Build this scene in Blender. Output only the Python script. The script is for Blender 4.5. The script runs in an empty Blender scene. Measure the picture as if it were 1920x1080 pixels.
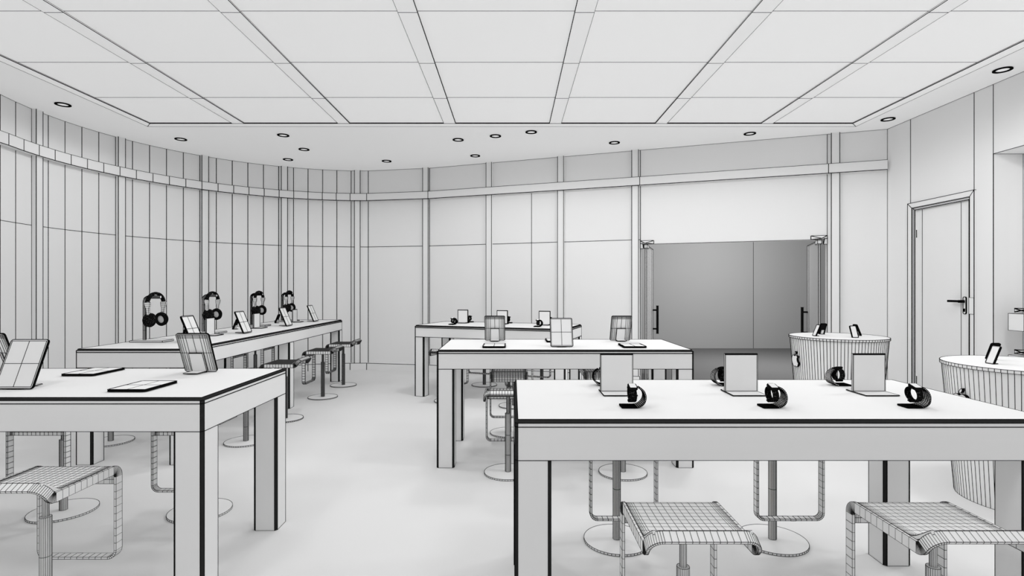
import bpy, math
from mathutils import Vector, Matrix

F = 1010.0          # focal length in pixels of a 1920 wide frame
HC = 1.40           # eye height
CEIL = 3.42         # soffit height
TOPD = 0.483        # eye above the table tops
TH = HC - TOPD      # table height
PI = math.pi
LW = 1.0           # overall weight of the drawn lines
sc = bpy.context.scene
COL = sc.collection

# ------------------------------------------------------------------ materials
def mat(name, col, rough=0.9, var=0.015):
    m = bpy.data.materials.new(name); m.use_nodes = True
    nt = m.node_tree; b = nt.nodes['Principled BSDF']
    b.inputs['Roughness'].default_value = rough
    b.inputs['Specular IOR Level'].default_value = 0.0
    n = nt.nodes.new('ShaderNodeTexNoise'); n.inputs['Scale'].default_value = 3.0
    r = nt.nodes.new('ShaderNodeValToRGB')
    r.color_ramp.elements[0].color = (col*(1-var),)*3 + (1,)
    r.color_ramp.elements[1].color = (min(1, col*(1+var)),)*3 + (1,)
    nt.links.new(n.outputs['Fac'], r.inputs['Fac'])
    nt.links.new(r.outputs['Color'], b.inputs['Base Color'])
    return m
CLAY = mat('white_clay', 0.85)
WALLM = mat('wall_paint', 0.86)
FLOORM = mat('floor_paint', 0.80)
TOPM = mat('table_white', 0.83)
INK = mat('black_line', 0.004, var=0.0)
GINK = mat('dark_grey_line', 0.03, var=0.0)
FINK = mat('mid_grey_line', 0.075, var=0.0)
EDGE = mat('black_edge', 0.008, var=0.3)
def hatch(name, scale, dark, light, cut):
    m=bpy.data.materials.new(name); m.use_nodes=True; nt=m.node_tree; b=nt.nodes['Principled BSDF']
    b.inputs['Roughness'].default_value=.9; b.inputs['Specular IOR Level'].default_value=0
    v=nt.nodes.new('ShaderNodeTexVoronoi'); v.inputs['Scale'].default_value=scale
    tc=nt.nodes.new('ShaderNodeTexCoord'); nt.links.new(tc.outputs['Object'],v.inputs['Vector'])
    r=nt.nodes.new('ShaderNodeValToRGB'); r.color_ramp.elements[0].position=cut; r.color_ramp.elements[1].position=cut+.02
    r.color_ramp.elements[0].color=(light,)*3+(1,); r.color_ramp.elements[1].color=(dark,)*3+(1,)
    nt.links.new(v.outputs['Distance'],r.inputs['Fac']); nt.links.new(r.outputs['Color'],b.inputs['Base Color'])
    return m
CUPM = hatch('ribbed_black', 160, .006, .30, .14)
TEDGE = mat('table_edge_dark', 0.028, var=0.5)
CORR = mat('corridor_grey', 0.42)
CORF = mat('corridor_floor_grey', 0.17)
def glassmat():
    m = bpy.data.materials.new('door_glass'); m.use_nodes = True
    nt = m.node_tree; nt.nodes.clear()
    o = nt.nodes.new('ShaderNodeOutputMaterial')
    t = nt.nodes.new('ShaderNodeBsdfTransparent'); t.inputs[0].default_value = (.93,.93,.93,1)
    d = nt.nodes.new('ShaderNodeBsdfDiffuse'); d.inputs[0].default_value = (.8,.8,.8,1)
    x = nt.nodes.new('ShaderNodeMixShader'); x.inputs[0].default_value = .22
    nt.links.new(t.outputs[0], x.inputs[1]); nt.links.new(d.outputs[0], x.inputs[2])
    nt.links.new(x.outputs[0], o.inputs[0])
    return m
GLASS = glassmat()
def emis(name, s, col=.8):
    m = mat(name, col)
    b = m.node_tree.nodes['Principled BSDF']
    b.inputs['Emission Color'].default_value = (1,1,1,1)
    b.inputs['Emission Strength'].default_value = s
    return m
PANELM = emis('ceiling_panel_glow', 0.23, 0.82)  # tiles are no lamps; glow added as soft fill light
CEILM = emis('ceiling_paint_glow', 0.20, 0.82)  # beams and tray frame get an added fill glow too
SOFFM = emis('soffit_paint_glow', 0.17, 0.80)  # weaker added glow brightens the soffit and upper walls
LENSM = emis('lamp_lens', 0.3)

# ------------------------------------------------------------------ mesh builder
class MB:
    """Surface faces plus drawn edges; every drawn edge is a thin black rod joined to the vertices it runs between."""
    def __init__(s, px=0.6, mw=None, r=None, sides=4):
        s.v=[]; s.f=[]; s.m=[]; s.w={}; s.px=px; s.mw=mw; s.r=r; s.sides=sides; s.sm=[]
    def V(s, p): s.v.append(Vector(p)); return len(s.v)-1
    def Vs(s, ps): return [s.V(p) for p in ps]
    def rad(s, i, k):
        k=k*LW
        if s.r: return s.r*k
        p = s.mw @ s.v[i] if s.mw else s.v[i]
        return k*s.px*max(p.y, 1.2)/F
    def W(s, a, b, k=1.0):
        if a != b:
            e=(min(a,b),max(a,b)); s.w[e]=max(k, s.w.get(e,0))
    def loop(s, ids, k=1.0, closed=True):
        for i in range(len(ids)-(0 if closed else 1)): s.W(ids[i], ids[(i+1)%len(ids)], k)
    def face(s, ids, m=0, wire=0, smooth=False):
        s.f.append(list(ids)); s.m.append(m); s.sm.append(smooth)
        if wire: s.loop(ids, wire)
    def quad(s, ps, m=0, wire=1):
        ids=s.Vs(ps); s.face(ids, m, wire); return ids
    def box(s, x0,x1,y0,y1,z0,z1, m=0, wire=1, T=None):
        ps=[(x0,y0,z0),(x1,y0,z0),(x1,y1,z0),(x0,y1,z0),(x0,y0,z1),(x1,y0,z1),(x1,y1,z1),(x0,y1,z1)]
        if T: ps=[T@Vector(p) for p in ps]
        i=s.Vs(ps)
        for q in ((3,2,1,0),(4,5,6,7),(0,1,5,4),(1,2,6,5),(2,3,7,6),(3,0,4,7)):
            s.face([i[k] for k in q], m, wire)
        return i
    def bevbox(s, x0,x1,y0,y1,z0,z1,b, top=True, dark=2):
        def octo(z, c):
            return s.Vs([(x0+c,y0,z),(x1-c,y0,z),(x1,y0+c,z),(x1,y1-c,z),(x1-c,y1,z),(x0+c,y1,z),(x0,y1-c,z),(x0,y0+c,z)])
        A=octo(z0,b); zt=z1-b if top else z1; B=octo(zt,b)
        s.face(A[::-1]); s.loop(A,1.4 if top else 1)
        for k in range(8):
            j=(k+1)%8
            s.face([A[k],A[j],B[j],B[k]], dark if k%2 else 0)
            s.W(A[k],B[k])
        s.loop(B)
        if top:
            R=s.Vs([(x0+b,y0+b,z1),(x1-b,y0+b,z1),(x1-b,y1-b,z1),(x0+b,y1-b,z1)])
            s.face(R); s.loop(R)
            for q in range(4):
                s.face([B[2*q],B[2*q+1],R[(q+1)%4],R[q]], dark)
                s.face([B[2*q+1],B[(2*q+2)%8],R[(q+1)%4]], dark)
        else: s.face(B)
    def rings(s, rs, m=0, closed=True, capA=False, capB=False, lw=1, rw=None, smooth=False, every=1):
        """loft between rings (lists of points); lw: weight of lengthwise lines, rw: list of weights per ring"""
        R=[s.Vs(r) for r in rs]; n=len(R[0])
        for a in range(len(R)-1):
            for k in range(n if closed else n-1):
                j=(k+1)%n
                s.face([R[a][k],R[a][j],R[a+1][j],R[a+1][k]], m, 0, smooth)
            if lw:
                for k in range(0,n,every): s.W(R[a][k],R[a+1][k],lw)
        for a,r in enumerate(R):
            k = rw[a] if rw else 1
            if k: s.loop(r, k, closed)
        if capA: s.face(R[0][::-1], m)
        if capB: s.face(R[-1], m)
        return R
    def cyl(s, c, r, z0, z1, n=24, m=0, lw=1, extra=(), r1=None, every=1):
        zs=[z0]+list(extra)+[z1]; r1 = r if r1 is None else r1
        rs=[]
        for z in zs:
            q=r+(r1-r)*((z-z0)/(z1-z0)) if z1!=z0 else r
            rs.append([(c[0]+q*math.cos(2*PI*k/n), c[1]+q*math.sin(2*PI*k/n), z) for k in range(n)])
        return s.rings(rs, m, True, True, True, lw, None, False, every)
    def build(s, name, mats=None, parent=None, ink=None):
        mats = mats or [CLAY]
        ml=list(mats)
        while len(ml)<3: ml.append(EDGE)
        ml.append(ink or INK); wi=len(ml)-1
        v=list(s.v); f=list(s.f); m=list(s.m); sm=list(s.sm)
        n=s.sides
        for (a,b),k in s.w.items():
            A,B=s.v[a],s.v[b]; d=B-A
            if d.length<1e-7: continue
            d.normalize()
            up=Vector((0,0,1)) if abs(d.z)<.9 else Vector((1,0,0))
            e1=d.cross(up).normalized(); e2=d.cross(e1)
            ra,rb=s.rad(a,k),s.rad(b,k); o=len(v)
            for q in range(n):
                t=2*PI*(q+.5)/n; u=e1*math.cos(t)+e2*math.sin(t)
                v.append(A+u*ra); v.append(B+u*rb)
            for q in range(n):
                p=(q+1)%n
                f.append([o+2*q,o+2*p,o+2*p+1,o+2*q+1]); m.append(wi); sm.append(False)
                f.append([a,o+2*p,o+2*q]); m.append(wi); sm.append(False)
                f.append([b,o+2*q+1,o+2*p+1]); m.append(wi); sm.append(False)
        me=bpy.data.meshes.new(name)
        me.from_pydata([tuple(p) for p in v],[],f)
        for x in ml: me.materials.append(x)
        me.polygons.foreach_set('material_index', m)
        me.polygons.foreach_set('use_smooth', sm)
        me.update()
        o=bpy.data.objects.new(name, me); COL.objects.link(o)
        if parent: o.parent=parent
        return o

def thing(name, label, cat, loc=(0,0,0), rz=0, group=None):
    o=bpy.data.objects.new(name, None); COL.objects.link(o)
    o.empty_display_size=.1
    o.location=loc; o.rotation_euler=(0,0,rz)
    o['label']=label; o['category']=cat; o['kind']='thing'
    if group: o['group']=group
    return o
def tag(o, label, cat, group=None):
    o['label']=label; o['category']=cat; o['kind']='thing'
    if group: o['group']=group
def struct(o, label=None, cat=None):
    o['kind']='structure'
    if label: o['label']=label
    if cat: o['category']=cat
    return o
def copy_tree(o, parent=None):
    c=o.copy(); COL.objects.link(c); c.parent=parent
    for ch in list(o.children): copy_tree(ch, c)
    return c
def place(proto, used, loc, rz, label, group=None):
    r = copy_tree(proto) if used else proto
    r.location=loc; r.rotation_euler=(0,0,rz); r['label']=label
    if group: r['group']=group
    return r
def RZ(a): return Matrix.Rotation(a,4,'Z')
def mwof(loc, rz): return Matrix.Translation(loc) @ RZ(rz)
def at_h(px, py, h):
    """point at height h seen at pixel"""
    y=F*(h-HC)/(540-py); return ((px-960)/F*y, y)

# ------------------------------------------------------------------ room plan
CX,CY,CR=-2.46,6.33,2.965       # curved wall
CORNER=(4.772,6.846)
UW=Vector((-.9405,.3398))       # along the back wall, away from the right corner
def on_back(px):
    t=(px-960)/F
    s=(CORNER[0]-t*CORNER[1])/(t*UW.y-UW.x); return Vector(CORNER)+UW*s
def on_curve(px):
    t=(px-960)/F                 # X=t*Y ; far hit of the circle
    a=1+t*t; b=-2*(t*CX+CY); c=CX*CX+CY*CY-CR*CR
    D=max(0,b*b-4*a*c)
    return None if D<=0 else Vector((t*((-b+math.sqrt(D))/(2*a)),(-b+math.sqrt(D))/(2*a)))
seam_px=[90.3,121.7,153.3,185,216.6,248.3,280.3,312,343.7,374.6,405.6,435.5,464.8,494,522.5,550.4,577.7,605,631.7,658.3]
seams=[on_curve(p) for p in seam_px]
ang=[math.atan2(p.y-CY,p.x-CX)%(2*PI) for p in seams]
step=(ang[0]-ang[-1])/(len(ang)-1)
pre=[]
a0=math.atan2(seams[0].y-CY, seams[0].x-CX)
for k in range(3,0,-1):
    a=a0+step*k; pre.append(Vector((CX+CR*math.cos(a), CY+CR*math.sin(a))))
Q691=Vector((-2.477,9.285))
curve=[Vector((-5.36,-1.0))]+[Vector((-5.36,y)) for y in ()]+[Vector((pre[0].x+.03,pre[0].y-.24))]+pre+seams+[Q691]
BEND=on_back(805.3)
def wallstrip(mb, a, b, z0, z1, wire=1, m=0):
    return mb.quad([(a.x,a.y,z0),(b.x,b.y,z0),(b.x,b.y,z1),(a.x,a.y,z1)], m, wire)

LINEZ=2.108; LINT=2.04
# --- curved left wall
mb=MB(.62)
low=mb.Vs([(p.x,p.y,0) for p in curve]); mid=mb.Vs([(p.x,p.y,LINEZ) for p in curve]); top=mb.Vs([(p.x,p.y,CEIL) for p in curve])
for k in range(len(curve)-1):
    mb.face([low[k],low[k+1],mid[k+1],mid[k]]); mb.face([mid[k],mid[k+1],top[k+1],top[k]])
    mb.W(mid[k],mid[k+1]); mb.W(top[k],top[k+1])
for k in range(1,len(curve)): mb.W(low[k],mid[k],1.15); mb.W(mid[k],top[k],1.15)
struct(mb.build('wall_left',[WALLM]))

# --- back wall (bay between the curve and the bend, then the long straight run with the entrance)
OPL=on_back(1200.7); OPR=on_back(1551.0); S997=on_back(996.7); CN=Vector(CORNER)
mb=MB(.62)
def runs(pts, z0, z1): 
    for a,b in zip(pts,pts[1:]): wallstrip(mb,a,b,z0,z1,0)
def line(a,b,k=1): mb.W(mb.V(a),mb.V(b),k)
pts=[Q691,BEND,S997,OPL]
L=mb.Vs([(p.x,p.y,0) for p in pts]); M=mb.Vs([(p.x,p.y,LINEZ) for p in pts]); B2=mb.Vs([(p.x,p.y,2.89) for p in pts]); T=mb.Vs([(p.x,p.y,CEIL) for p in pts])
for k in range(3):
    for lo,hi in ((L,M),(M,B2),(B2,T)): mb.face([lo[k],lo[k+1],hi[k+1],hi[k]])
    mb.W(M[k],M[k+1]); mb.W(T[k],T[k+1])
mb.W(L[2],M[2]); mb.W(M[2],B2[2])
for k in (1,3):
    for lo,hi in ((L,M),(M,B2),(B2,T)): mb.W(lo[k],hi[k],1.1)
i=mb.Vs([(OPL.x,OPL.y,LINT),(OPR.x,OPR.y,LINT),(OPR.x,OPR.y,CEIL),(OPL.x,OPL.y,CEIL)])
mb.face(i); mb.W(i[0],i[1],.8); mb.W(i[1],i[2]); mb.W(i[2],i[3])
j=mb.Vs([(OPR.x,OPR.y,0),(CN.x,CN.y,0),(CN.x,CN.y,CEIL),(OPR.x,OPR.y,CEIL)])
mb.face(j); mb.W(j[2],j[3]); mb.W(j[1],j[2]); mb.W(j[0],j[3])
# thickness of the wall around the entrance
NO=Vector((.3398,.9405))
for p in (OPL,OPR):
    q=p+NO*.12
    mb.quad([(p.x,p.y,0),(q.x,q.y,0),(q.x,q.y,LINT),(p.x,p.y,LINT)],0,0)
a,b=OPL+NO*.12,OPR+NO*.12
mb.quad([(OPL.x,OPL.y,LINT),(OPR.x,OPR.y,LINT),(b.x,b.y,LINT),(a.x,a.y,LINT)],0,0)
struct(mb.build('wall_back',[WALLM]))

# --- right wall with a doorway and a shallow niche
XW=CORNER[0]; YN=5.34; DY0,DY1,DZ=5.60,6.41,2.345; XN=XW+.295; NZ=2.73; YE=2.2
mb=MB(.62)
def xw(y0,y1,z0,z1,x=XW): return mb.quad([(x,y1,z0),(x,y0,z0),(x,y0,z1),(x,y1,z1)],0,0)
xw(DY1,CORNER[1],0,CEIL); xw(YN,DY0,0,CEIL); xw(DY0,DY1,DZ,CEIL); xw(YE,YN,NZ,CEIL)
xw(YE,YN,0,NZ,XN)
mb.quad([(XW,YN,0),(XN,YN,0),(XN,YN,NZ),(XW,YN,NZ)],0,1)
mb.quad([(XW,YE,0),(XN,YE,0),(XN,YE,NZ),(XW,YE,NZ)],0,1)
mb.quad([(XW,YE,NZ),(XN,YE,NZ),(XN,YN,NZ),(XW,YN,NZ)],0,1)
for y,z0 in ((6.448,2.41),(5.561,2.41),(YN,0)): line((XW,y,z0),(XW,y,CEIL),1.1)
line((XW,CORNER[1],CEIL),(XW,-.5,CEIL))
struct(mb.build('wall_right',[WALLM]))

# --- pilasters
def pilaster(p, n, name):
    n=n.normalized(); t=Vector((-n.y,n.x)); w=.0475; d=.05
    m_=MB(.6)
    b=[p+t*w-n*.01, p+t*w+n*d, p-t*w+n*d, p-t*w-n*.01]
    lo=m_.Vs([(q.x,q.y,0) for q in b]); hi=m_.Vs([(q.x,q.y,CEIL) for q in b])
    for k in range(4):
        m_.face([lo[k],lo[(k+1)%4],hi[(k+1)%4],hi[k]]); 
        if k in (1,2): m_.W(lo[k],hi[k],1.1)
    struct(m_.build(name,[WALLM]))
nb=Vector((-.3398,-.9405))
cnt=1
for px in (65.5,223.5,382.5,533):
    p=on_curve(px)
    pilaster(p, Vector((CX-p.x,CY-p.y)), 'trim_%d'%cnt); cnt+=1
d2=(BEND-Q691).normalized(); n2=Vector((d2.y,-d2.x))
pilaster(Vector((-2.655,9.285)), Vector((.06,-1)), 'trim_%d'%cnt); cnt+=1
pilaster(Q691+d2*((BEND-Q691).length-.055), n2, 'trim_%d'%cnt); cnt+=1
for px in (918.5,1052.5,1191.5,1565):
    pilaster(on_back(px), nb, 'trim_%d'%cnt); cnt+=1

# --- picture-rail band and baseboards
def offset(pts, d):
    out=[]
    for i,p in enumerate(pts):
        ds=[]
        if i>0: ds.append((pts[i]-pts[i-1]).normalized())
        if i<len(pts)-1: ds.append((pts[i+1]-pts[i]).normalized())
        ns=[Vector((e.y,-e.x)) for e in ds]
        n=sum(ns,Vector((0,0)))/len(ns); n=n/ n.length**2
        out.append(p+n*d)
    return out
def rail(name, pts, z0, z1, d, seams=None, topw=.8, botw=1.3, close_end=False):
    off=offset(pts,d)
    m_=MB(.62)
    A=m_.Vs([(p.x,p.y,z0) for p in pts]); B=m_.Vs([(p.x,p.y,z0) for p in off]); C=m_.Vs([(p.x,p.y,z1) for p in off]); D=m_.Vs([(p.x,p.y,z1) for p in pts])
    for k in range(len(pts)-1):
        for lo,hi in ((A,B),(B,C),(C,D)): m_.face([lo[k],lo[k+1],hi[k+1],hi[k]])
        if botw: m_.W(B[k],B[k+1],botw)
        m_.W(C[k],C[k+1],topw)
    for k in range(len(pts)):
        if seams is None or k in seams: m_.W(B[k],C[k],1.1)
    m_.face([A[0],B[0],C[0],D[0]]); m_.face([A[-1],B[-1],C[-1],D[-1]])
    return struct(m_.build(name,[WALLM]))
bandL=curve[1:]+[BEND]
rail('trim_20', bandL, 2.892, 3.015, .08, range(0,len(bandL)))
rail('trim_21', [BEND,OPL,OPR,Vector(CORNER)+UW*.02], 2.892, 3.015, .08, (1,2))
rail('baseboard_left', bandL, 0, .116, .08, range(len(bandL)), .9, 0)
rail('baseboard_back', [BEND,OPL], 0, .116, .08, (1,), .9, 0)
rail('baseboard_right', [OPR,Vector(CORNER)+UW*.02], 0, .116, .08, (0,), .9, 0)

# --- floor
LR=Vector(CORNER)-UW*1.85; LL=Vector((-6.5,9.9))
mb=MB(); mb.face(mb.Vs([(-6.5,-1.2,0),(LR.x,-1.2,0),(LR.x,LR.y,0),(BEND.x,BEND.y,0),(LL.x,LL.y,0)]))
struct(mb.build('floor',[FLOORM]))

# --- ceiling
XI0,XI1,YI=-4.446,4.183,6.613; XO0,XO1,YO=-4.556,4.30,6.735; PZ=CEIL+.0103
mb=MB(.6); Y0=-1.2
for r in (((-6.5,YO),(6.5,9.9)),((-6.5,Y0),(XO0,YO)),((XO1,Y0),(6.5,YO))):
    (xa,ya),(xb,yb)=r
    mb.quad([(xa,ya,CEIL),(xa,yb,CEIL),(xb,yb,CEIL),(xb,ya,CEIL)],0,0)
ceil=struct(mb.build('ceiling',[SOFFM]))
mb=MB(.6)
o=mb.Vs([(XO0,Y0,CEIL),(XO0,YO,CEIL),(XO1,YO,CEIL),(XO1,Y0,CEIL)]); n_=mb.Vs([(XI0,Y0,CEIL),(XI0,YI,CEIL),(XI1,YI,CEIL),(XI1,Y0,CEIL)])
u=mb.Vs([(XI0,Y0,PZ+.01),(XI0,YI,PZ+.01),(XI1,YI,PZ+.01),(XI1,Y0,PZ+.01)])
for k in range(3):
    mb.face([o[k],o[k+1],n_[k+1],n_[k]]); mb.face([n_[k],n_[k+1],u[k+1],u[k]], 2 if k==1 else 0)
    mb.W(o[k],o[k+1],.7); mb.W(n_[k],n_[k+1],1.2)
pz=mb.Vs([(XI0,Y0,PZ-.001),(XI0,YI,PZ-.001),(XI1,YI,PZ-.001),(XI1,Y0,PZ-.001)])
mb.W(pz[0],pz[1]); mb.W(pz[2],pz[3])
mb.W(o[1],n_[1]); mb.W(o[2],n_[2])
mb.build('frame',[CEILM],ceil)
cuts=[Y0,-.527,.368,1.263,2.158,3.053,3.948,4.843,5.738,YI]
bc=[-.765+1.2975*k for k in range(-2,4)]; bw=.072
for c in bc:
    mb=MB(.6)
    A=mb.Vs([(c-bw,y,CEIL) for y in cuts]); B=mb.Vs([(c+bw,y,CEIL) for y in cuts])
    A2=mb.Vs([(c-bw,y,PZ) for y in cuts]); B2=mb.Vs([(c+bw,y,PZ) for y in cuts])
    for k in range(len(cuts)-1):
        mb.face([A[k],A[k+1],B[k+1],B[k]]); mb.face([A2[k],A2[k+1],A[k+1],A[k]]); mb.face([B[k],B[k+1],B2[k+1],B2[k]])
        mb.W(A[k],A[k+1],1.1 if c>0 else .7); mb.W(B[k],B[k+1],1.1 if c<0 else .7)
        if c>0: mb.W(A2[k],A2[k+1])
        else: mb.W(B2[k],B2[k+1])
        if k: mb.W(A[k],B[k])
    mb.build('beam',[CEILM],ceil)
mb=MB(.6)
xs=[XI0]+bc+[XI1]
for a,b in zip(xs,xs[1:]):
    ra=mb.Vs([(a,y,PZ) for y in cuts]); rb=mb.Vs([(b,y,PZ) for y in cuts])
    for k in range(len(cuts)-1):
        mb.face([ra[k],ra[k+1],rb[k+1],rb[k]])
        if k: mb.W(ra[k],rb[k])
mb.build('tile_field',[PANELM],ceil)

# --- downlights
DL=[(118,196,'nearest the left end of the soffit'),(339,261,'second from the left end of the soffit'),
(531,253.5,'front one of a loose trio left of centre'),(570,280,'middle one of a loose trio left of centre'),
(540,299,'closest to the curved wall in the trio'),(725,302,'where curved and straight walls meet'),
(859,262,'first of the slanted row of three'),(929,255,'second of the slanted row of three'),
(996,247.5,'third of the slanted row of three'),(891,292,'behind the slanted row of three'),
(1152,267.5,'just left of the glass entrance'),(1406,250.5,'above the glass entrance'),
(1665,223.5,'at the right end of the back wall'),(1880,131,'above the niche in the right wall')]
for k,(px,py,lab) in enumerate(DL):
    x,y=at_h(px,py,CEIL-.004)
    r0=.073
    t=thing('downlight','round recessed downlight with black ring, '+lab,'ceiling light',(x,y,CEIL-.004),0,'downlights in the soffit')
    m_=MB(.5,Matrix.Translation((x,y,CEIL)))
    n=32
    ring=lambda r,z:[(r*math.cos(2*PI*q/n),r*math.sin(2*PI*q/n),z) for q in range(n)]
    m_.rings([ring(r0,.003),ring(r0,-.004),ring(r0*.72,-.004),ring(r0*.72,.003)],2,lw=0,rw=[0,1,1,0])
    m_.build('ring',[CLAY],t)
    m_=MB(); m_.face(m_.Vs(ring(r0*.72,.0015))[::-1]); m_.build('lens',[LENSM],t)

def rrect(w,h,r,n=4):
    out=[]
    for cx,cy,a in ((w/2-r,h-r,0),(-w/2+r,h-r,PI/2),(-w/2+r,r,PI),(w/2-r,r,1.5*PI)):
        for k in range(n+1):
            t=a+PI/2*k/n; out.append((cx+r*math.cos(t),cy+r*math.sin(t)))
    return out
def slab(mb, outline, z0, z1, T, m=0, dark=2, wires=1, back=True):
    """outline in (x,z') plane of the leaning thing, thickness along y"""
    A=mb.Vs([T@Vector((x,z0,z)) for x,z in outline]); B=mb.Vs([T@Vector((x,z1,z)) for x,z in outline])
    mb.face(A,m); mb.face(B[::-1],m)
    n=len(A)
    for k in range(n): mb.face([A[k],B[k],B[(k+1)%n],A[(k+1)%n]],dark)
    if wires: mb.loop(A,wires); mb.loop(B,wires)
    return A,B
# ------------------------------------------------------------------ doors
d=bpy.data.objects.new('door_1',None); COL.objects.link(d); d.location=(XW,6.0,0)
struct(d,'white single door with wide casing and black lever handle in the right wall','door')
def D(p): return (p[0]-XW,p[1]-6.0,p[2])
Wd=Matrix.Translation((XW,6.0,0))
m_=MB(.62,Wd)
def ringpts(x,dy): # casing outline, open at the floor
    return [D((x,DY0-.06+dy,0)),D((x,DY0-.06+dy,DZ+.065-dy)),D((x,DY1+.06-dy,DZ+.065-dy)),D((x,DY1+.06-dy,0))]
prof=[(XW+.002,0,.5),(XW-.02,0,1.1),(XW-.014,.06,1.3),(XW-.002,.066,1),(XW+.002,.085,1.4),(XW+.045,.088,.9)]
R=[m_.Vs(ringpts(x,dy)) for x,dy,_ in prof]
for a in range(len(R)-1):
    for k in range(3): m_.face([R[a][k],R[a][k+1],R[a+1][k+1],R[a+1][k]])
    if a<4:
        for k in (1,2): m_.W(R[a][k],R[a+1][k],1.1)
for a,r in enumerate(R):
    for k in range(3): m_.W(r[k],r[k+1],prof[a][2])
m_.build('casing',[WALLM],d)
m_=MB(.6,Wd)
XD=XW+.035; ya,yb,zt=DY0+.022,DY1-.022,DZ-.022
for y0,y1 in ((ya,5.764),(5.764,6.31),(6.31,yb)):
    m_.quad([D((XD,y1,.01)),D((XD,y0,.01)),D((XD,y0,zt)),D((XD,y1,zt))],0,1)
m_.build('leaf',[WALLM],d)
m_=MB(.5,Wd); slab(m_,[(y_,z_+1.125) for y_,z_ in rrect(.036,.18,.014)],.027,.034,Matrix(((0,1,0,0),(1,0,0,5.712-6),(0,0,1,0),(0,0,0,1))),0,0,1.6)
pl=m_.build('lock_plate',[CLAY],d)
m_=MB(.6,Wd)
m_.box(-.03,.02,5.705-6,5.725-6,1.245,1.27,2,1); m_.box(-.035,-.02,5.705-6,5.86-6,1.25,1.268,2,1); m_.build('lever',[CLAY,EDGE],d)
m_=MB(.5,Wd); m_.cyl((.024,5.712-6),.006,1.15,1.18,8,2); m_.build('keyhole',[CLAY],d)
for z in (2.0,.27):
    m_=MB(.6,Wd); m_.cyl((.022,6.387-6),.0045,z,z+.085,8,2,lw=.5); m_.build('hinge',[CLAY],d)
m_=MB(.6,Wd); m_.box(-.0215,-.0195,5.542-6,5.60-6,1.13,1.30,0,.6); m_.build('strike_plate',[WALLM],d)

def glass_door(num, hinge, ang, side, label):
    """frameless glass leaf standing open, pivoting at hinge; side=+1 handle looks toward +u"""
    e=bpy.data.objects.new('door_%d'%num,None); COL.objects.link(e); e.location=(hinge.x,hinge.y,0); e.rotation_euler=(0,0,ang)
    struct(e,label,'door')
    w=mwof((hinge.x,hinge.y,0),ang)
    LN=1.02
    m_=MB(.55,w); m_.box(-.012,.012,0,LN,.012,2.03,0,1); m_.build('pane',[GLASS],e)
    m_=MB(.55,w)
    xb=side*.085; n=12
    m_.cyl((xb,LN-.06),.019,.66,1.11,n,2,0)
    h=m_.build('handle',[CLAY],e)
    for z in (.735,1.04):
        m_=MB(.55,w); a,b=sorted((side*.012,side*.085)); m_.box(a,b,LN-.068,LN-.052,z-.009,z+.009,2,1); m_.build('standoff',[CLAY],h)
    # top patch fitting clamped on the leaf
    m_=MB(.6,w); m_.box(-.024,.024,-.02,.17,1.985,2.035,0,1); m_.build('patch_fitting',[CLAY],e)
hl=OPL-UW*.075+NO*.03; hr=OPR+UW*.085+NO*.03
a_out=math.atan2(NO.y,NO.x)-PI/2
glass_door(2,hl,a_out,1,'left frameless glass door leaf standing open in the entrance')
glass_door(3,hr,a_out-math.radians(1.5),-1,'right frameless glass door leaf standing open in the entrance')
def transom_patch(base, s, name):
    """angular pivot bracket under the lintel; s=+1 runs to the right of base"""
    t=Vector((-UW.x,-UW.y))*s; n=nb; e=MB(.7)
    def P(u,o,z): q=base+t*u+n*o; return (q.x,q.y,z)
    for (u0,u1,z0,z1,c) in ((.0,.19,2.042,2.09,(.07,2.05)),(.0,.045,1.975,2.05,(.04,2.045))):
        q=e.Vs([P(u0,.006,z0),P(u1,.006,z0),P(u1,.006,z1),P(u0,.006,z1)]); b=e.Vs([P(u0,-.02,z0),P(u1,-.02,z0),P(u1,-.02,z1),P(u0,-.02,z1)])
        cc=e.V(P(c[0],.05,c[1]))
        e.loop(q)
        for k in range(4):
            e.face([q[k],q[(k+1)%4],cc]); e.face([b[k],b[(k+1)%4],q[(k+1)%4],q[k]])
            if k!=0: e.W(q[k],cc,1.2)
    return struct(e.build(name,[CLAY]))
transom_patch(OPL,1,'trim_22'); transom_patch(OPR,-1,'trim_23')

# --- corridor seen through the entrance
mb=MB(.5); mb.quad([(-5,12.5,0),(5.6,12.5,0),(5.6,12.5,3.6),(-5,12.5,3.6)],0,0)
i=mb.quad([(5.6,12.5,0),(13,12.5,0),(13,12.5,3.6),(5.6,12.5,3.6)],0,0); mb.W(i[0],i[3],.9)
struct(mb.build('wall_corridor',[CORR]))
mb=MB(); mb.face(mb.Vs([(LR.x,LR.y,0),(13,3.5,0),(13,12.5,0),(-6.5,12.5,0),(LL.x,LL.y,0),(BEND.x,BEND.y,0)]))
struct(mb.build('floor_corridor',[CORF]))
mb=MB(); mb.quad([(-5,9.9,CEIL),(13,9.9,CEIL),(13,12.6,CEIL),(-5,12.6,CEIL)],0,0); mb.quad([(6.5,5,CEIL),(13,5,CEIL),(13,9.9,CEIL),(6.5,9.9,CEIL)],0,0)
struct(mb.build('ceiling_corridor',[CORR]))
mb=MB(); mb.quad([(13,5,0),(13,12.5,0),(13,12.5,3.6),(13,5,3.6)],0,0); struct(mb.build('wall_corridor_right',[CORR]))
mb=MB(); mb.quad([(-5,9.3,0),(-5,12.5,0),(-5,12.5,3.6),(-5,9.3,3.6)],0,0); struct(mb.build('wall_corridor_left',[CORR]))
mb=MB(); mb.quad([(XW+.3,5,0),(13,5,0),(13,5,3.6),(XW+.3,5,3.6)],0,0); struct(mb.build('wall_corridor_near',[CORR]))

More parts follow.
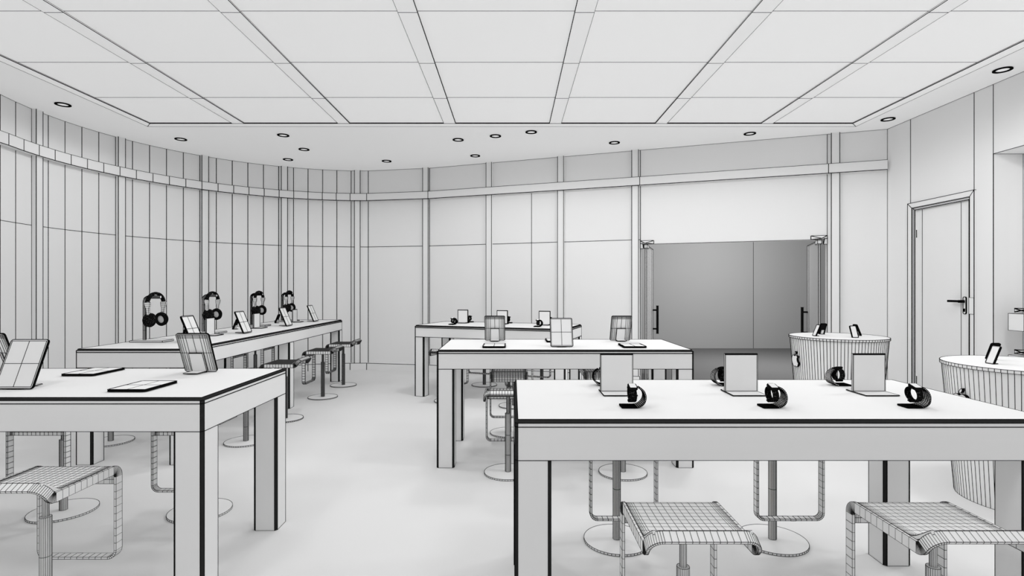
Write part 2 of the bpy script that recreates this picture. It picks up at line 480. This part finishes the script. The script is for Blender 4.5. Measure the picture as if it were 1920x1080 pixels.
# ------------------------------------------------------------------ tables
def table(label, x, y, L, Dp, rz, legs):
    """x,y: front-left corner on the floor"""
    t=thing('display_table',label,'table',(x,y,0),rz,'white display tables')
    w=mwof((x,y,0),rz); b=.012
    m_=MB(.72,w); m_.bevbox(0,L,0,Dp,TH-.026,TH,b,True); m_.build('tabletop',[TOPM,TOPM,TEDGE],t)
    m_=MB(.6,w); m_.bevbox(0,L,0,Dp,TH-.148,TH-.0265,b,False); m_.build('apron',[TOPM,TOPM,TEDGE],t)
    lw=.134
    for lx,ly in legs:
        m_=MB(.7,w); m_.bevbox(lx,lx+lw,ly,ly+lw,0,TH-.1485,b,False); m_.build('leg',[TOPM,TOPM,TEDGE],t)
    return t
L4=lambda L,D_:[(0,0),(L-.134,0),(0,D_-.134),(L-.134,D_-.134)]
T1=(.010,1.97); T2=(-3.358,2.366); T3=(-.585,4.19); T5=(-1.2605,6.976); T4=(-3.453,4.257)
A5=-math.radians(19.85)
table('white display table with three blank signs and watches at the front right', *T1,2.0,.875,0,L4(2.0,.875))
table('white display table in the front left corner with tablets on it', *T2,2.0,.875,0,L4(2.0,.875))
table('white display table in the middle of the room with tablets on it', *T3,2.0,.875,0,L4(2.0,.875))
table('angled white display table farthest back, in front of the straight back wall', *T5,2.0,.885,A5,L4(2.0,.885))
table('very long white display table with headphones along the curved wall', *T4,.875,3.915,0,
      [(0,0),(.741,0),(0,1.98),(.741,1.98),(0,3.781),(.741,3.781)])

# ------------------------------------------------------------------ stools
def stool_proto(Zref, px=.5):
    rr=px*Zref/F; ink=FINK if Zref>4 else GINK
    t=thing('bar_stool','','stool',group='swivel bar stools')
    a=.1705; yf=.178; yr=-.205; zr=.592; zf=.199; hw=.0185; ht=.0048
    # frame: list of (centre, wide dir, thin dir)
    sec=[]
    def add(c,w,th): sec.append((Vector(c),Vector(w).normalized(),Vector(th).normalized()))
    rc=.034
    for k in range(6): add(((a-rc)*k/5*1.0,yf,zf),(0,1,0),(0,0,1))
    for k in range(1,7):
        th=PI/2*k/6; add((a-rc+rc*math.sin(th),yf,zf+rc-rc*math.cos(th)),(0,1,0),(-math.sin(th),0,math.cos(th)))
    rb=.032; zt=zr-rb
    for k in range(1,11): add((a,yf,zf+rc+(zt-zf-rc)*k/10),(0,1,0),(-1,0,0))
    for k in range(1,15):
        th=PI/2*k/14; add((a,yf-rb+rb*math.cos(th),zr-rb+rb*math.sin(th)),(0,math.cos(th),math.sin(th)),(-1,0,0))
    phi=math.radians(58); Rf=.03; re=.046
    y1=yr+Rf*math.sin(phi)+re*math.cos(phi)
    for k in range(1,11): add((a,yf-rb+(y1-yf+rb)*k/10,zr),(0,0,1),(-1,0,0))
    for k in range(1,13):      # the rail kicks up ...
        t_=phi*k/12; add((a,y1-Rf*math.sin(t_),zr+Rf*(1-math.cos(t_))),(0,math.sin(t_),math.cos(t_)),(-1,0,0))
    d0=Vector((0,-math.cos(phi),math.sin(phi))); c0=sec[-1][0]; w0=Vector((0,math.sin(phi),math.cos(phi)))
    for k in range(1,11):     # ... and turns across into the low back lip
        t_=PI/2*k/10; add(c0+d0*re*math.sin(t_)+Vector((-re*(1-math.cos(t_)),0,0)), w0, Vector((-math.cos(t_),0,0))-d0*math.sin(t_))
    cl=sec[-1][0]
    for k in range(1,7): add((cl.x*(1-k/6),cl.y,cl.z),w0,-d0)
    lipe=cl+w0*.0165
    right=sec; left=[(Vector((-c.x,c.y,c.z)),Vector((-w.x,w.y,w.z)),Vector((-n.x,n.y,n.z))) for c,w,n in sec[::-1]][1:-1]
    allsec=right+left
    rings=[]
    for k,(c,w,n) in enumerate(allsec):
        n=(n-w*n.dot(w)).normalized(); lf=k>=len(right)
        q=[c+w*hw-n*ht,c+w*hw+n*ht,c-w*hw+n*ht,c-w*hw-n*ht]
        rings.append(q)
    rings.append(rings[0])
    m_=MB(r=rr,sides=3)
    R=[m_.Vs(r) for r in rings[:-1]]; N=len(R)
    for i in range(N):
        j=(i+1)%N
        for k in range(4):
            l=(k+1)%4
            m_.face([R[i][k],R[i][l],R[j][l],R[j][k]]); m_.W(R[i][k],R[j][k])
        m_.loop(R[i])
    m_.build('frame',[CLAY],t,ink)
    # seat shell
    prof=[]
    for z in (.526,.545): prof.append((yf-.002,z,0))
    rs=.04; zt2=.606
    for k in range(7):
        th=PI/2*k/6; prof.append((yf-.002-rs+rs*math.cos(th),zt2-rs+rs*math.sin(th),0))
    n=9; ys=yf-.002-rs; ye=y1+.045
    for k in range(1,n+1): prof.append((ys+(ye-ys)*k/n,zt2-.002*math.sin(PI*k/n),0))
    nbk=9
    for k in range(1,nbk+1):
        q=k/nbk; prof.append((ye+(lipe.y-ye)*q,zt2+(lipe.z-zt2)*q*q*(1.5-.5*q),0))
    xe=a-.006
    us=[-1,-.985,-.96,-.93,-.89,-.84]+[-.84+1.68*k/11 for k in range(1,11)]+[.84,.89,.93,.96,.985,1]
    def col(off):
        g=[]
        for i,(y,z,_) in enumerate(prof):
            p0=prof[max(0,i-1)]; p1=prof[min(len(prof)-1,i+1)]
            d=Vector((0,p1[0]-p0[0],p1[1]-p0[1])).normalized(); nn=Vector((0,d.z,-d.y))*-1
            row=[]
            for u in us:
                xx=xe*u
                q=max(0,(y1-y)/(y1-cl.y))
                if q>0: xx=u*(xe-re*(1-math.sqrt(max(0,1-min(1,q)**2*.96))))
                row.append(Vector((xx,y,z))+nn*(off-.006))
            g.append(row)
        return g
    m_=MB(r=rr*(1.5 if Zref>5 else 1.25 if Zref>4 else 1.0),sides=3)
    gt=[m_.Vs(r) for r in col(0)]; gb=[m_.Vs(r) for r in col(.012)]
    nr=len(gt); nc=len(us)
    for i in range(nr-1):
        for k in range(nc-1):
            m_.face([gt[i][k],gt[i][k+1],gt[i+1][k+1],gt[i+1][k]]); m_.face([gb[i][k],gb[i+1][k],gb[i+1][k+1],gb[i][k+1]])
            m_.W(gt[i][k],gt[i][k+1]); m_.W(gt[i][k],gt[i+1][k]); 
            if i>nr-9 or i<8: m_.W(gb[i][k],gb[i][k+1]); m_.W(gb[i][k],gb[i+1][k])
        for k in (0,nc-1):
            m_.face([gt[i][k],gt[i+1][k],gb[i+1][k],gb[i][k]])
    for i in (0,nr-1):
        for k in range(nc-1): m_.face([gt[i][k],gt[i][k+1],gb[i][k+1],gb[i][k]])
        m_.loop(gt[i],1,False); m_.loop(gb[i],1,False)
    m_.build('seat',[CLAY],t,ink)
    m_=MB(r=rr,sides=3); m_.cyl((0,0),.0115,.45,.60,14); m_.build('piston',[CLAY],t,ink)
    m_=MB(r=rr,sides=3); m_.cyl((0,0),.021,.0125,.452,22,extra=(.14,.29),lw=.95); m_.build('column',[CLAY],t,ink)
    m_=MB(r=rr,sides=3); n=56
    rg=lambda r,z:[(r*math.cos(2*PI*q/n),r*math.sin(2*PI*q/n),z) for q in range(n)]
    m_.rings([rg(.18,.001),rg(.18,.012)],0,True,True,True,1,[1,1]); m_.build('base',[CLAY],t,ink)
    return t
protos={}
def stool(x,y,rz,label,Zref,px):
    key=(Zref,px); used=key in protos
    if not used: protos[key]=stool_proto(Zref,px)
    return place(protos[key],used,(x,y,0),rz,label)
u5=Vector((math.cos(A5),math.sin(A5))); v5=Vector((-math.sin(A5),math.cos(A5)))
P5=lambda u,v: Vector(T5)+u5*u+v5*v
fr='white mesh bar stool, '
NR,MD,MF,FR=(1.9,.58),(3.1,.55),(4.4,.55),(6.6,.55)
stool(.583,1.835,0,fr+'left one at the near side of the front right table',*NR)
stool(1.435,1.835,0,fr+'right one at the near side of the front right table',*NR)
stool(-1.935,2.235,0,fr+'on the near side of the front left table',*NR)
stool(.58,2.985,PI,fr+'left one on the far side of the front right table',*MD)
stool(1.443,2.985,PI,fr+'right one on the far side of the front right table',*MD)
stool(-2.81,3.375,PI,fr+'left one on the far side of the front left table',*MD)
stool(-1.953,3.375,PI,fr+'right one on the far side of the front left table',*MD)
stool(-.03,4.08,0,fr+'left one at the near side of the middle table',*MF)
stool(.839,4.08,0,fr+'right one at the near side of the middle table',*MF)
stool(-.03,5.195,PI,fr+'left one on the far side of the middle table',*MF)
stool(.845,5.195,PI,fr+'right one on the far side of the middle table',*MF)
for u,v,rz,l in ((.56,-.135,A5,'left one at the near side of the angled back table'),(1.41,-.12,A5,'right one at the near side of the angled back table'),
                 (.55,1.02,A5+PI,'left one on the far side of the angled back table'),(1.41,1.02,A5+PI,'right one on the far side of the angled back table')):
    p=P5(u,v); stool(p.x,p.y,rz,fr+l,*FR)
for y,l,pp in ((4.9,'nearest on the aisle side of the long table',MF),(5.75,'second on the aisle side of the long table',FR),
            (6.89,'third on the aisle side of the long table',FR),(7.73,'farthest on the aisle side of the long table',FR)):
    stool(-2.42,y,PI/2,fr+l,*pp)
for y,l,pp in ((4.9,'nearest on the wall side of the long table',MF),(6.84,'second last on the wall side of the long table',FR),(7.66,'last on the wall side of the long table',FR)):
    stool(-3.65,y,-PI/2,fr+l,*pp)

# ------------------------------------------------------------------ tablets
TW,TLN,TT=.182,.243,.008
def tablet_parts(t, T, rr, lines=True, w=TW, h=TLN, th=TT, rad=.012, screen_lines=True, backlines=True):
    m_=MB(r=rr); slab(m_,rrect(w,h,rad),0,th,T,0,2,1.3)
    if backlines:
        for x in (-.465,-.43,-.38,-.31,-.22,.22,.31,.38,.43,.465):
            m_.W(m_.V(T@Vector((x*w,th+.0003,.008))),m_.V(T@Vector((x*w,th+.0003,h-.008))),.9)
        for z in (.975,.955,.92,.89): m_.W(m_.V(T@Vector((-.46*w,th+.0003,z*h))),m_.V(T@Vector((.46*w,th+.0003,z*h))),.9)
        m_.W(m_.V(T@Vector((-.5*w,th+.0003,.5*h))),m_.V(T@Vector((.5*w,th+.0003,.5*h))),.9)
        m_.W(m_.V(T@Vector((0,th+.0003,.5*h))),m_.V(T@Vector((0,th+.0003,h-.005))),.9)
    b=m_.build('body',[CLAY],t)
    m_=MB(r=rr*.9); x,z0,z1=w/2-.007,.008,h-.008
    q=m_.Vs([T@Vector(p) for p in ((-x,-.0006,z0),(0,-.0006,z0),(x,-.0006,z0),(-x,-.0006,h/2),(0,-.0006,h/2),(x,-.0006,h/2),(-x,-.0006,z1),(0,-.0006,z1),(x,-.0006,z1))])
    wv=1 if screen_lines else 0
    for f in ((0,1,4,3),(1,2,5,4),(3,4,7,6),(4,5,8,7)): m_.face([q[k] for k in f],0,wv)
    if not screen_lines: m_.loop([q[k] for k in (0,2,8,6)],.8)
    m_.build('screen',[CLAY],t)
    return b
LEAN=math.radians(22.6)
def lean_T(lean): return Matrix.Rotation(-lean,4,'X')
def standing_tablet(x,y,rz,Z,label,slabel,proto={}):
    rr=(.66 if Z<3 else .52)*Z/F
    key=round(Z)
    if key not in proto:
        T=Matrix.Translation((0,0,.002))@lean_T(LEAN)
        t=thing('tablet','','tablet',group='tablets propped on stands')
        tablet_parts(t,T,rr)
        gap=rr*2.6*LW+.002
        s=thing('tablet_stand','','tablet stand',group='tablet stands')
        m_=MB(r=rr)
        T2_=T@Matrix.Translation((0,TT+gap,0))
        i=[m_.V(T2_@Vector(p)) for p in ((-.04,0,.004),(.04,0,.004),(.04,0,.125),(-.04,0,.125))]
        j=[m_.V(T2_@Vector(p)) for p in ((-.041,.009,.004),(.041,.009,.004),(.038,.007,.125),(-.038,.007,.125))]
        m_.face(i); m_.face(j[::-1])
        for k in range(4): m_.face([i[k],i[(k+1)%4],j[(k+1)%4],j[k]],2 if k==2 else 0)
        m_.loop(i); m_.loop(j)
        m_.quad([T2_@Vector(p) for p in ((-.041,.0105,.004),(.041,.0105,.004),(.041,.0105,.014),(-.041,.0105,.014))],2,0)
        m_.build('back_plate',[CLAY],s)
        m_=MB(r=rr); m_.box(-.04,.04,.012+gap,.115,.0022,.005,0,.8); m_.build('foot',[CLAY],s)
        proto[key]=(t,s); used=False
    else: used=True
    t,s=proto[key]
    zz=TH+.0005+.9*Z/F*1.5*LW
    place(t,used,(x,y,zz),rz,label); place(s,used,(x,y,zz),rz,slabel)
def flat_tablet(x,y,rz,Z,label,proto={}):
    key=round(Z)
    used=key in proto
    if not used:
        t=thing('tablet','','tablet',group='tablets lying flat')
        T=Matrix.Translation((0,0,TT+.0016))@Matrix.Rotation(-PI/2,4,'X')
        tablet_parts(t,T,.6*Z/F,backlines=False)
        proto[key]=t
    place(proto[key],used,(x,y,TH+.0005+.6*Z/F*1.5*LW),rz,label)
for (ox,oy),Z,nm in ((T2,2.6,'front left table'),(T3,4.5,'middle table')):
    far = nm=='front left table'
    standing_tablet(ox+.43,oy+.741,PI,Z,'upright tablet seen from behind, left one at the far side of the '+nm,'tablet stand with white plate behind the left upright tablet of the '+nm)
    standing_tablet(ox+.991,oy+.188,0,Z,'upright tablet showing its white screen, at the near side of the '+nm,'tablet stand behind the screen-showing tablet of the '+nm)
    standing_tablet(ox+1.571,oy+.741,PI,Z,'upright tablet seen from behind, right one at the far side of the '+nm,'tablet stand with white plate on the right back-facing tablet of the '+nm)
    flat_tablet(ox+.985,oy+.573,0,Z,'tablet lying flat behind the upright screen on the '+nm)
    flat_tablet(ox+1.573,oy+.124,0,Z,'tablet lying flat near the front edge at the right of the '+nm)
    if not far: flat_tablet(ox+.44,oy+.124,0,Z,'tablet lying flat near the front edge at the left of the '+nm)
ordn=['nearest','second','third','farthest']
for k,yc in enumerate((4.815,5.735,6.81,7.735)):
    standing_tablet(-2.812,yc,PI/2,5.7+.001*k,'upright tablet facing the aisle, %s along the long table'%ordn[k],'tablet stand behind the %s aisle-facing tablet of the long table'%ordn[k])
# ------------------------------------------------------------------ blank signs
def sign(x,y,rz,Z,label,proto={}):
    key=round(Z); used=key in proto
    if not used:
        r=.6*Z/F
        t=thing('table_sign','','sign',group='blank table signs')
        m_=MB(r=r); m_.box(-.075,.075,0,.009,.004,.178,0,1)
        i=m_.quad([(-.071,-.0005,.006),(.071,-.0005,.006),(.071,-.0005,.172),(-.071,-.0005,.172)],0,.5)
        m_.quad([(-.075,-.0008,.172),(.075,-.0008,.172),(.075,-.0008,.178),(-.075,-.0008,.178)],2,0); m_.build('panel',[TOPM],t)
        m_=MB(r=r); m_.box(-.075,.075,-.092,.05,.0012,.004,0,1); m_.build('base',[TOPM],t)
        proto[key]=t
    place(proto[key],used,(x,y,TH+.6*Z/F*LW),rz,label)
# ------------------------------------------------------------------ watches
def watch(x,y,rz,Z,label,slabel,proto={}):
    key=round(Z); used=key in proto
    if not used:
        r=.5*Z/F
        t=thing('smart_watch','','watch',group='watches on charging stands')
        tilt=Matrix.Translation((0,0,.052))@Matrix.Rotation(math.radians(16),4,'X')
        n=40; m_=MB(r=r,sides=3); hw=.0125
        def ring(x_,ry,rz_): return [tilt@Vector((x_,ry*math.cos(2*PI*k/n),rz_*math.sin(2*PI*k/n))) for k in range(n)]
        m_.rings([ring(-hw,.0335,.0265),ring(-hw,.0365,.029),ring(-hw/3,.0375,.030),ring(hw/3,.0375,.030),ring(hw,.0365,.029),ring(hw,.0335,.0265),ring(0,.033,.026),ring(-hw,.0335,.0265)],2,lw=0,rw=[0]*8)
        m_.box(-hw-.002,hw+.002,-.006,.006,-.033,-.027,2,1,tilt)
        m_.build('strap',[CLAY,CLAY,CUPM],t)
        m_=MB(r=r,sides=3); T=tilt@Matrix.Translation((0,0,.026))@Matrix.Rotation(-PI/2,4,'X')@Matrix.Translation((0,-.011,-.024))
        o=rrect(.036,.048,.010,5)
        rs=[]
        for e,(sc_,d) in enumerate(((.92,.011),(1,.008),(1,.003),(.94,0))):
            rs.append([T@Vector((x_*sc_,d,(z_-.024)*sc_+.024)) for x_,z_ in o])
        m_.rings(rs,2,capA=True,capB=True,lw=0,rw=[0]*4)
        cs=m_.build('case',[CLAY],t)
        m_=MB(r=r*.6,sides=3); q=rrect(.026,.037,.003,2)
        m_.face(m_.Vs([T@Vector((x_,-.0008,z_+.006)) for x_,z_ in q])); m_.build('screen',[TOPM],cs)
        m_=MB(r=r,sides=3); m_.box(-.022,-.018,-.014,-.004,.029,.036,2,1,tilt); m_.build('crown',[CLAY],cs)
        s=thing('watch_stand','','watch stand',group='charging stands for watches')
        pts=[]
        for k in range(4): pts.append((-.046+.052*k/3,.0035))
        for k in range(1,17):
            th=-PI/2+PI*.85*k/16; pts.append((.006+.044*math.cos(th),.0435+.040*math.sin(th)))
        m_=MB(r=r,sides=3); rs=[]; th_=.0022; hw=.029
        for k,(px_,pz_) in enumerate(pts):
            a=pts[max(0,k-1)]; b=pts[min(len(pts)-1,k+1)]; dd=Vector((b[0]-a[0],b[1]-a[1])).normalized(); nx,nz=-dd.y,dd.x
            w_=hw if k<8 else hw-.013*min(1,(k-8)/9)
            rs.append([(px_+nx*th_,y_,pz_+nz*th_) for y_ in (-w_,-w_*.6,-w_*.2,w_*.2,w_*.6,w_)]+[(px_-nx*th_,y_,pz_-nz*th_) for y_ in (w_,w_*.6,w_*.2,-w_*.2,-w_*.6,-w_)])
        m_.rings(rs,0,capA=True,capB=True,lw=1.7,rw=[1.7]*len(rs))
        # the tongue is so finely ruled that it reads black
        for k in range(len(m_.f)):
            if max(m_.v[q].z for q in m_.f[k])<.0065: m_.m[k]=2
        m_.build('cradle',[CLAY],s)
        proto[key]=(t,s)
    t,s=proto[key]
    zz=TH+.5*Z/F*LW
    place(t,used,(x,y,zz),rz,label); place(s,used,(x,y,zz),rz,slabel)
nth=['left','middle','right']
for k in range(3):
    u=(.474,1.049,1.640)[k]; X=T1[0]+u
    sign(X,2.489,0,2.4,'blank white table sign, %s one of three on the front right table'%nth[k])
    watch(X+(.003,-.005,-.02)[k],2.185,0,2.3,'watch with closed strap in front of the %s sign on the front right table'%nth[k],'black cradle holding the watch in front of the %s sign, front right table'%nth[k])
    watch(X+(-.03,-.012,-.03)[k],2.675,PI,2.3,'watch with closed strap behind the %s sign on the front right table'%nth[k],'black cradle holding the watch behind the %s sign, front right table'%nth[k])
    u=(.40,.98,1.57)[k]
    p=P5(u,.61); sign(p.x,p.y,A5,6.9,'small blank sign, %s one of three on the angled back table'%nth[k])
    p=P5(u+.02,.26); watch(p.x,p.y,A5,6.9,'tiny watch in front of the %s sign on the angled back table'%nth[k],'black cradle under the watch in front of the %s sign, angled back table'%nth[k])
    p=P5(u+.02,.80); watch(p.x,p.y,A5+PI,6.9,'tiny watch behind the %s sign on the angled back table'%nth[k],'black cradle under the watch behind the %s sign, angled back table'%nth[k])
for k,y in enumerate((5.475,6.47,7.605)):
    sign(-3.064,y,PI/2,6.0,'narrow-looking blank sign turned to the aisle, %s on the long table'%('nearest','middle','farthest')[k])

# ------------------------------------------------------------------ headphones
def headphones(y,Z,label,slabel,proto={}):
    key=round(Z); used=key in proto
    if not used:
        r=.5*Z/F
        t=thing('headphones','','headphones',group='headphones on stands')
        # headband, an arch in the yz plane
        m_=MB(r=r*.8,sides=3); rs=[]; n=22
        for k in range(n+1):
            th=PI*(.08+.84*k/n); c=Vector((0,.112*math.cos(th),.335+.098*math.sin(th))); nn=Vector((0,math.cos(th),math.sin(th)))
            w=.021; tk=.013
            rs.append([c+Vector((w*math.cos(q),0,0))+nn*tk*math.sin(q) for q in [2*PI*e/8 for e in range(8)]])
        m_.rings(rs,2,capA=True,capB=True,lw=0,rw=[0]*len(rs)); m_.build('headband',[CLAY,CLAY,CUPM],t)
        for sgn in (-1,1):
            m_=MB(r=r*.8,sides=3); rs=[]
            for k in range(8):
                z=.352-.118*k/7; yy=sgn*(.110-.014*(k/7)**1.5); w=(.024,.023,.020,.013,.011,.011,.011,.012)[k]
                rs.append([(w,yy-.007,z),(w,yy+.007,z),(-w,yy+.007,z),(-w,yy-.007,z)])
            m_.rings(rs,0,capA=True,capB=True); m_.build('slider',[CLAY],t)
            # ear cup: lathe about a nearly y-directed axis
            ax=Matrix.Translation((0,sgn*.080,.197))@Matrix.Rotation(sgn*math.radians(10),4,'X')
            N=26
            def rg(rad,yy): return [ax@Vector((rad*.9*math.cos(2*PI*q/N),sgn*yy,rad*1.05*math.sin(2*PI*q/N))) for q in range(N)]
            m_=MB(r=r*.8,sides=3)
            m_.rings([rg(.056,.0),rg(.06,.012),rg(.052,.028),rg(.03,.036),rg(.008,.038)],2,capB=True,lw=0,rw=[0,0,0,0,0]); m_.face(m_.Vs(rg(.05,.001)))
            cup=m_.build('ear_cup',[CLAY,CLAY,CUPM],t)
            m_=MB(r=r*.8,sides=3); rs=[]
            for k in range(9):
                th=2*PI*k/8; rs.append(rg(.046+.014*math.cos(th),-.011+.011*math.sin(th)))
            m_.rings(rs,2,lw=0,rw=[0]*9); m_.build('cushion',[CLAY],cup)
        s=thing('headphone_stand','','headphone stand',group='headphone stands')
        m_=MB(r=r); m_.box(-.075,.215,-.085,.075,.0012,.014,0,1); m_.build('base',[CLAY],s)
        pts=[(-.0,0,.0145)]+[(0,0,.1*k) for k in (1,2,3)]+[(0,0,.355)]
        for k in range(1,7):
            th=PI/2*k/6; pts.append((.045-.045*math.cos(th),0,.355+.045*math.sin(th)))
        pts.append((.145,0,.400))
        m_=MB(r=r*.8,sides=3); rs=[]
        for k,p in enumerate(pts):
            a=Vector(pts[max(0,k-1)]); b=Vector(pts[min(len(pts)-1,k+1)]); d_=(b-a).normalized(); e2=Vector((0,1,0)); e1=d_.cross(e2)
            rs.append([Vector(p)+e1*.0125*math.cos(2*PI*q/10)+e2*.0125*math.sin(2*PI*q/10) for q in range(10)])
        m_.rings(rs,0,capA=True,capB=True,lw=1.6); m_.build('pole',[CLAY],s)
        proto[key]=(t,s)
    t,s=proto[key]
    zz=TH+.5*Z/F*LW
    place(t,used,(-3.205,y,zz),0,label); place(s,used,(-3.305,y,zz),0,slabel)
for k,y in enumerate((4.845,5.765,6.825,7.755)):
    headphones(y,(5.0,5.0,7.2,7.2)[k],'black over-ear headphones, %s along the curved wall'%ordn[k],'stand with flat base carrying the %s headphones on the long table'%ordn[k])

# ------------------------------------------------------------------ round podiums
def emblem_outline():
    # apple silhouette with a bite on the right, unit height about 1, origin at centre
    body=[(0,.30),(.10,.35),(.22,.37),(.33,.33),(.40,.26),(.33,.19),(.29,.09),(.29,-.02),(.34,-.13),(.44,-.20),(.39,-.33),(.31,-.45),(.22,-.52),(.12,-.51),(0,-.47),(-.12,-.51),(-.22,-.52),(-.32,-.43),(-.41,-.28),(-.45,-.10),(-.44,.08),(-.38,.23),(-.28,.33),(-.16,.36)]
    leaf=[(-.01,.40),(.0,.50),(.07,.60),(.18,.67),(.19,.56),(.12,.45)]
    return body,leaf
def podium(x,y,Z,label):
    w=Matrix.Translation((x,y,0)); HP=.90; R0,R1=.442,.3725; N=92
    t=thing('round_podium',label,'podium',(x,y,0),0,'round podiums')
    rg=lambda r,z:[(r*math.cos(2*PI*q/N),r*math.sin(2*PI*q/N),z) for q in range(N)]
    m_=MB(.55,w); m_.rings([rg(.452,HP-.021),rg(.452,HP)],0,True,True,True,1,[1,1.2]); m_.build('top_disc',[TOPM],t)
    m_=MB(.55,w); m_.rings([rg(R1,.001),rg(R0,HP-.0215)],0,True,True,True,1,[.9,.9]); m_.build('body',[TOPM],t)
    m_=MB(.6,w)
    body,leaf=emblem_outline(); S=.135; zc=.655
    tl=math.atan2(R0-R1,HP)
    rr=R1+(R0-R1)*zc/HP
    # stands upright against the left flank, facing the room
    T=Matrix.Translation((-(rr+.004),0,zc))@Matrix.Rotation(-tl,4,'Y')
    for poly in (body,leaf):
        A=m_.Vs([T@Vector((-.016,-a*S,b*S)) for a,b in poly]); B=m_.Vs([T@Vector((.02,-a*S,b*S)) for a,b in poly])
        m_.face(A); n=len(A)
        for k in range(n): m_.face([A[k],B[k],B[(k+1)%n],A[(k+1)%n]],2)
        m_.loop(A,1.0)
    m_.build('emblem',[TOPM],t)
    return t
podium(3.385,5.6,5.4,'far round ribbed podium with fruit emblem, in front of the entrance')
podium(3.39,3.545,3.4,'near round ribbed podium cut by the right edge of the picture')
# phones
PW,PL,PT=.062,.125,.008
def phone(x,y,rz,Z,label,slabel,zz=.9008,proto={}):
    key=round(Z); used=key in proto
    if not used:
        r=.5*Z/F
        t=thing('smartphone','','phone',group='phones on the podiums')
        T=Matrix.Translation((0,0,.002))@lean_T(LEAN)
        m_=MB(r=r); slab(m_,rrect(PW,PL,.009),0,PT,T,0,2,1.4)
        q=[(x_,z_) for x_,z_ in rrect(PW,PL,.009)]
        m_.face(m_.Vs([T@Vector((x_*.98,PT+.0003,z_)) for x_,z_ in q])[::-1],2)
        m_.build('body',[CLAY],t)
        m_=MB(r=r*.6); o=[(x_,z_+.004) for x_,z_ in rrect(PW-.009,PL-.009,.006)]
        m_.face(m_.Vs([T@Vector((x_,-.0006,z_)) for x_,z_ in o])); m_.loop(list(range(len(m_.v))),1); m_.build('screen',[TOPM],t)
        s=thing('phone_stand','','phone stand',group='phone stands')
        T2_=T@Matrix.Translation((0,PT+.002,0))
        m_=MB(r=r*.8); m_.box(-.015,.015,0,.006,.008,.055,0,1,T2_); m_.build('back_plate',[TOPM],s)
        m_=MB(r=r*.8); m_.box(-.015,.015,.008,.045,.0012,.0035,0,1); m_.build('foot',[TOPM],s)
        proto[key]=(t,s)
    t,s=proto[key]
    place(t,used,(x,y,zz),rz,label); place(s,used,(x,y,zz),rz,slabel)
for nm,(cx,cy),Z,which in (('far podium',(3.395,5.615),5.4,'flbr'),('near podium',(3.395,3.555),3.5,'lb')):
    for k in which:
        x,y,rz,l={'f':(.05,-.215,0,'facing the viewer'),'l':(-.25,-.005,-PI/2,'facing the room centre, white screen at left'),'b':(-.045,.225,PI,'turned away, dark back showing'),'r':(.25,.03,PI/2,'turned to the right wall, dark back showing')}[k]
        phone(cx+x,cy+y,rz,Z,'small phone on the %s %s'%(nm,l),'stand of the phone on the %s %s'%(nm,l))

for k,yc in enumerate((5.33,6.285,7.40)):
    l=('nearest','middle','farthest')[k]
    phone(-3.25,yc,-PI/2,6.3,'small phone turned to the curved wall, %s one on the long table'%l,'stand of the %s wall-facing phone on the long table'%l,TH+.003)
# ------------------------------------------------------------------ niche shelves with cartons
for z,l in ((.992,'upper'),(.592,'lower')):
    t=thing('wall_box_shelf','white cube shelf on the niche wall, %s one, with cartons on top'%l,'shelf',(XN-.002,5.13,z),0,'cube shelves in the niche')
    m_=MB(.5,Matrix.Translation((XN,5.13,z))); m_.box(-.265,0,-.08,.08,0,.163,0,1); m_.build('box',[CLAY],t)
    for k,(dx,dy,l2) in enumerate(((-.16,.005,'front'),(-.055,.01,'rear'))):
        c=thing('carton','flat white carton with crossed black edges, %s one on the %s cube shelf'%(l2,l),'carton',(XN+dx,5.13+dy,z+.163+.014),0,'cartons on the cube shelves')
        m_=MB(.6,Matrix.Translation((XN,5.13,z))); h=.034
        i=m_.box(-.05,.05,-.07,.07,0,h,0,.8)
        m_.W(i[4],i[6],2.2); m_.W(i[5],i[7],2.2); m_.W(i[0],i[7],2.2); m_.W(i[3],i[4],2.2)
        m_.build('box',[CLAY],c)

# ------------------------------------------------------------------ camera, light
cam=bpy.data.cameras.new('camera'); cam.sensor_width=36; cam.lens=F/1920*36; cam.clip_start=.05
co=bpy.data.objects.new('camera',cam); COL.objects.link(co); co.location=(0,0,HC); co.rotation_euler=(PI/2,0,0); sc.camera=co
w=bpy.data.worlds.new('world'); sc.world=w; w.use_nodes=True
w.node_tree.nodes['Background'].inputs[0].default_value=(1,1,1,1); w.node_tree.nodes['Background'].inputs[1].default_value=0.55
def spot(name,x,y,z,power,size,ang=179,tx=0,ty=0):
    l=bpy.data.lights.new(name,'SPOT'); l.energy=power; l.spot_size=math.radians(ang); l.spot_blend=.25; l.shadow_soft_size=size
    o=bpy.data.objects.new(name,l); COL.objects.link(o); o.location=(x,y,z)
    o.rotation_euler=Vector((tx-x,ty-y,-3)).to_track_quat('-Z','Y').to_euler() if (tx or ty) else (0,0,0)
for x,y,p,r in ((-1.9,1.2,44,.2),(1.2,.8,36,.2),(1.4,3.75,36,.2),(3.5,3.3,62,.2),(-1.3,4.4,42,.2),(-.4,6.2,58,.2),(2.0,5.4,40,.2),(-4.1,6.3,19,.1)):
    spot('fill_spot',x,y,3.3,p,r)  # added fill spots hung under the ceiling, no fittings there
l=bpy.data.lights.new('corridor_fill','POINT'); l.energy=235; l.shadow_soft_size=.8  # added fill light to lift the corridor tone, no visible source
o=bpy.data.objects.new('corridor_fill',l); COL.objects.link(o); o.location=(4.5,9.75,2.3)
sc.view_settings.view_transform='Standard'; sc.view_settings.look='None'
sc.cycles.max_bounces=8; sc.cycles.diffuse_bounces=6; sc.cycles.transparent_max_bounces=12
sc.cycles.use_denoising=True
try: sc.cycles.denoiser='OPENIMAGEDENOISE'
except Exception: pass
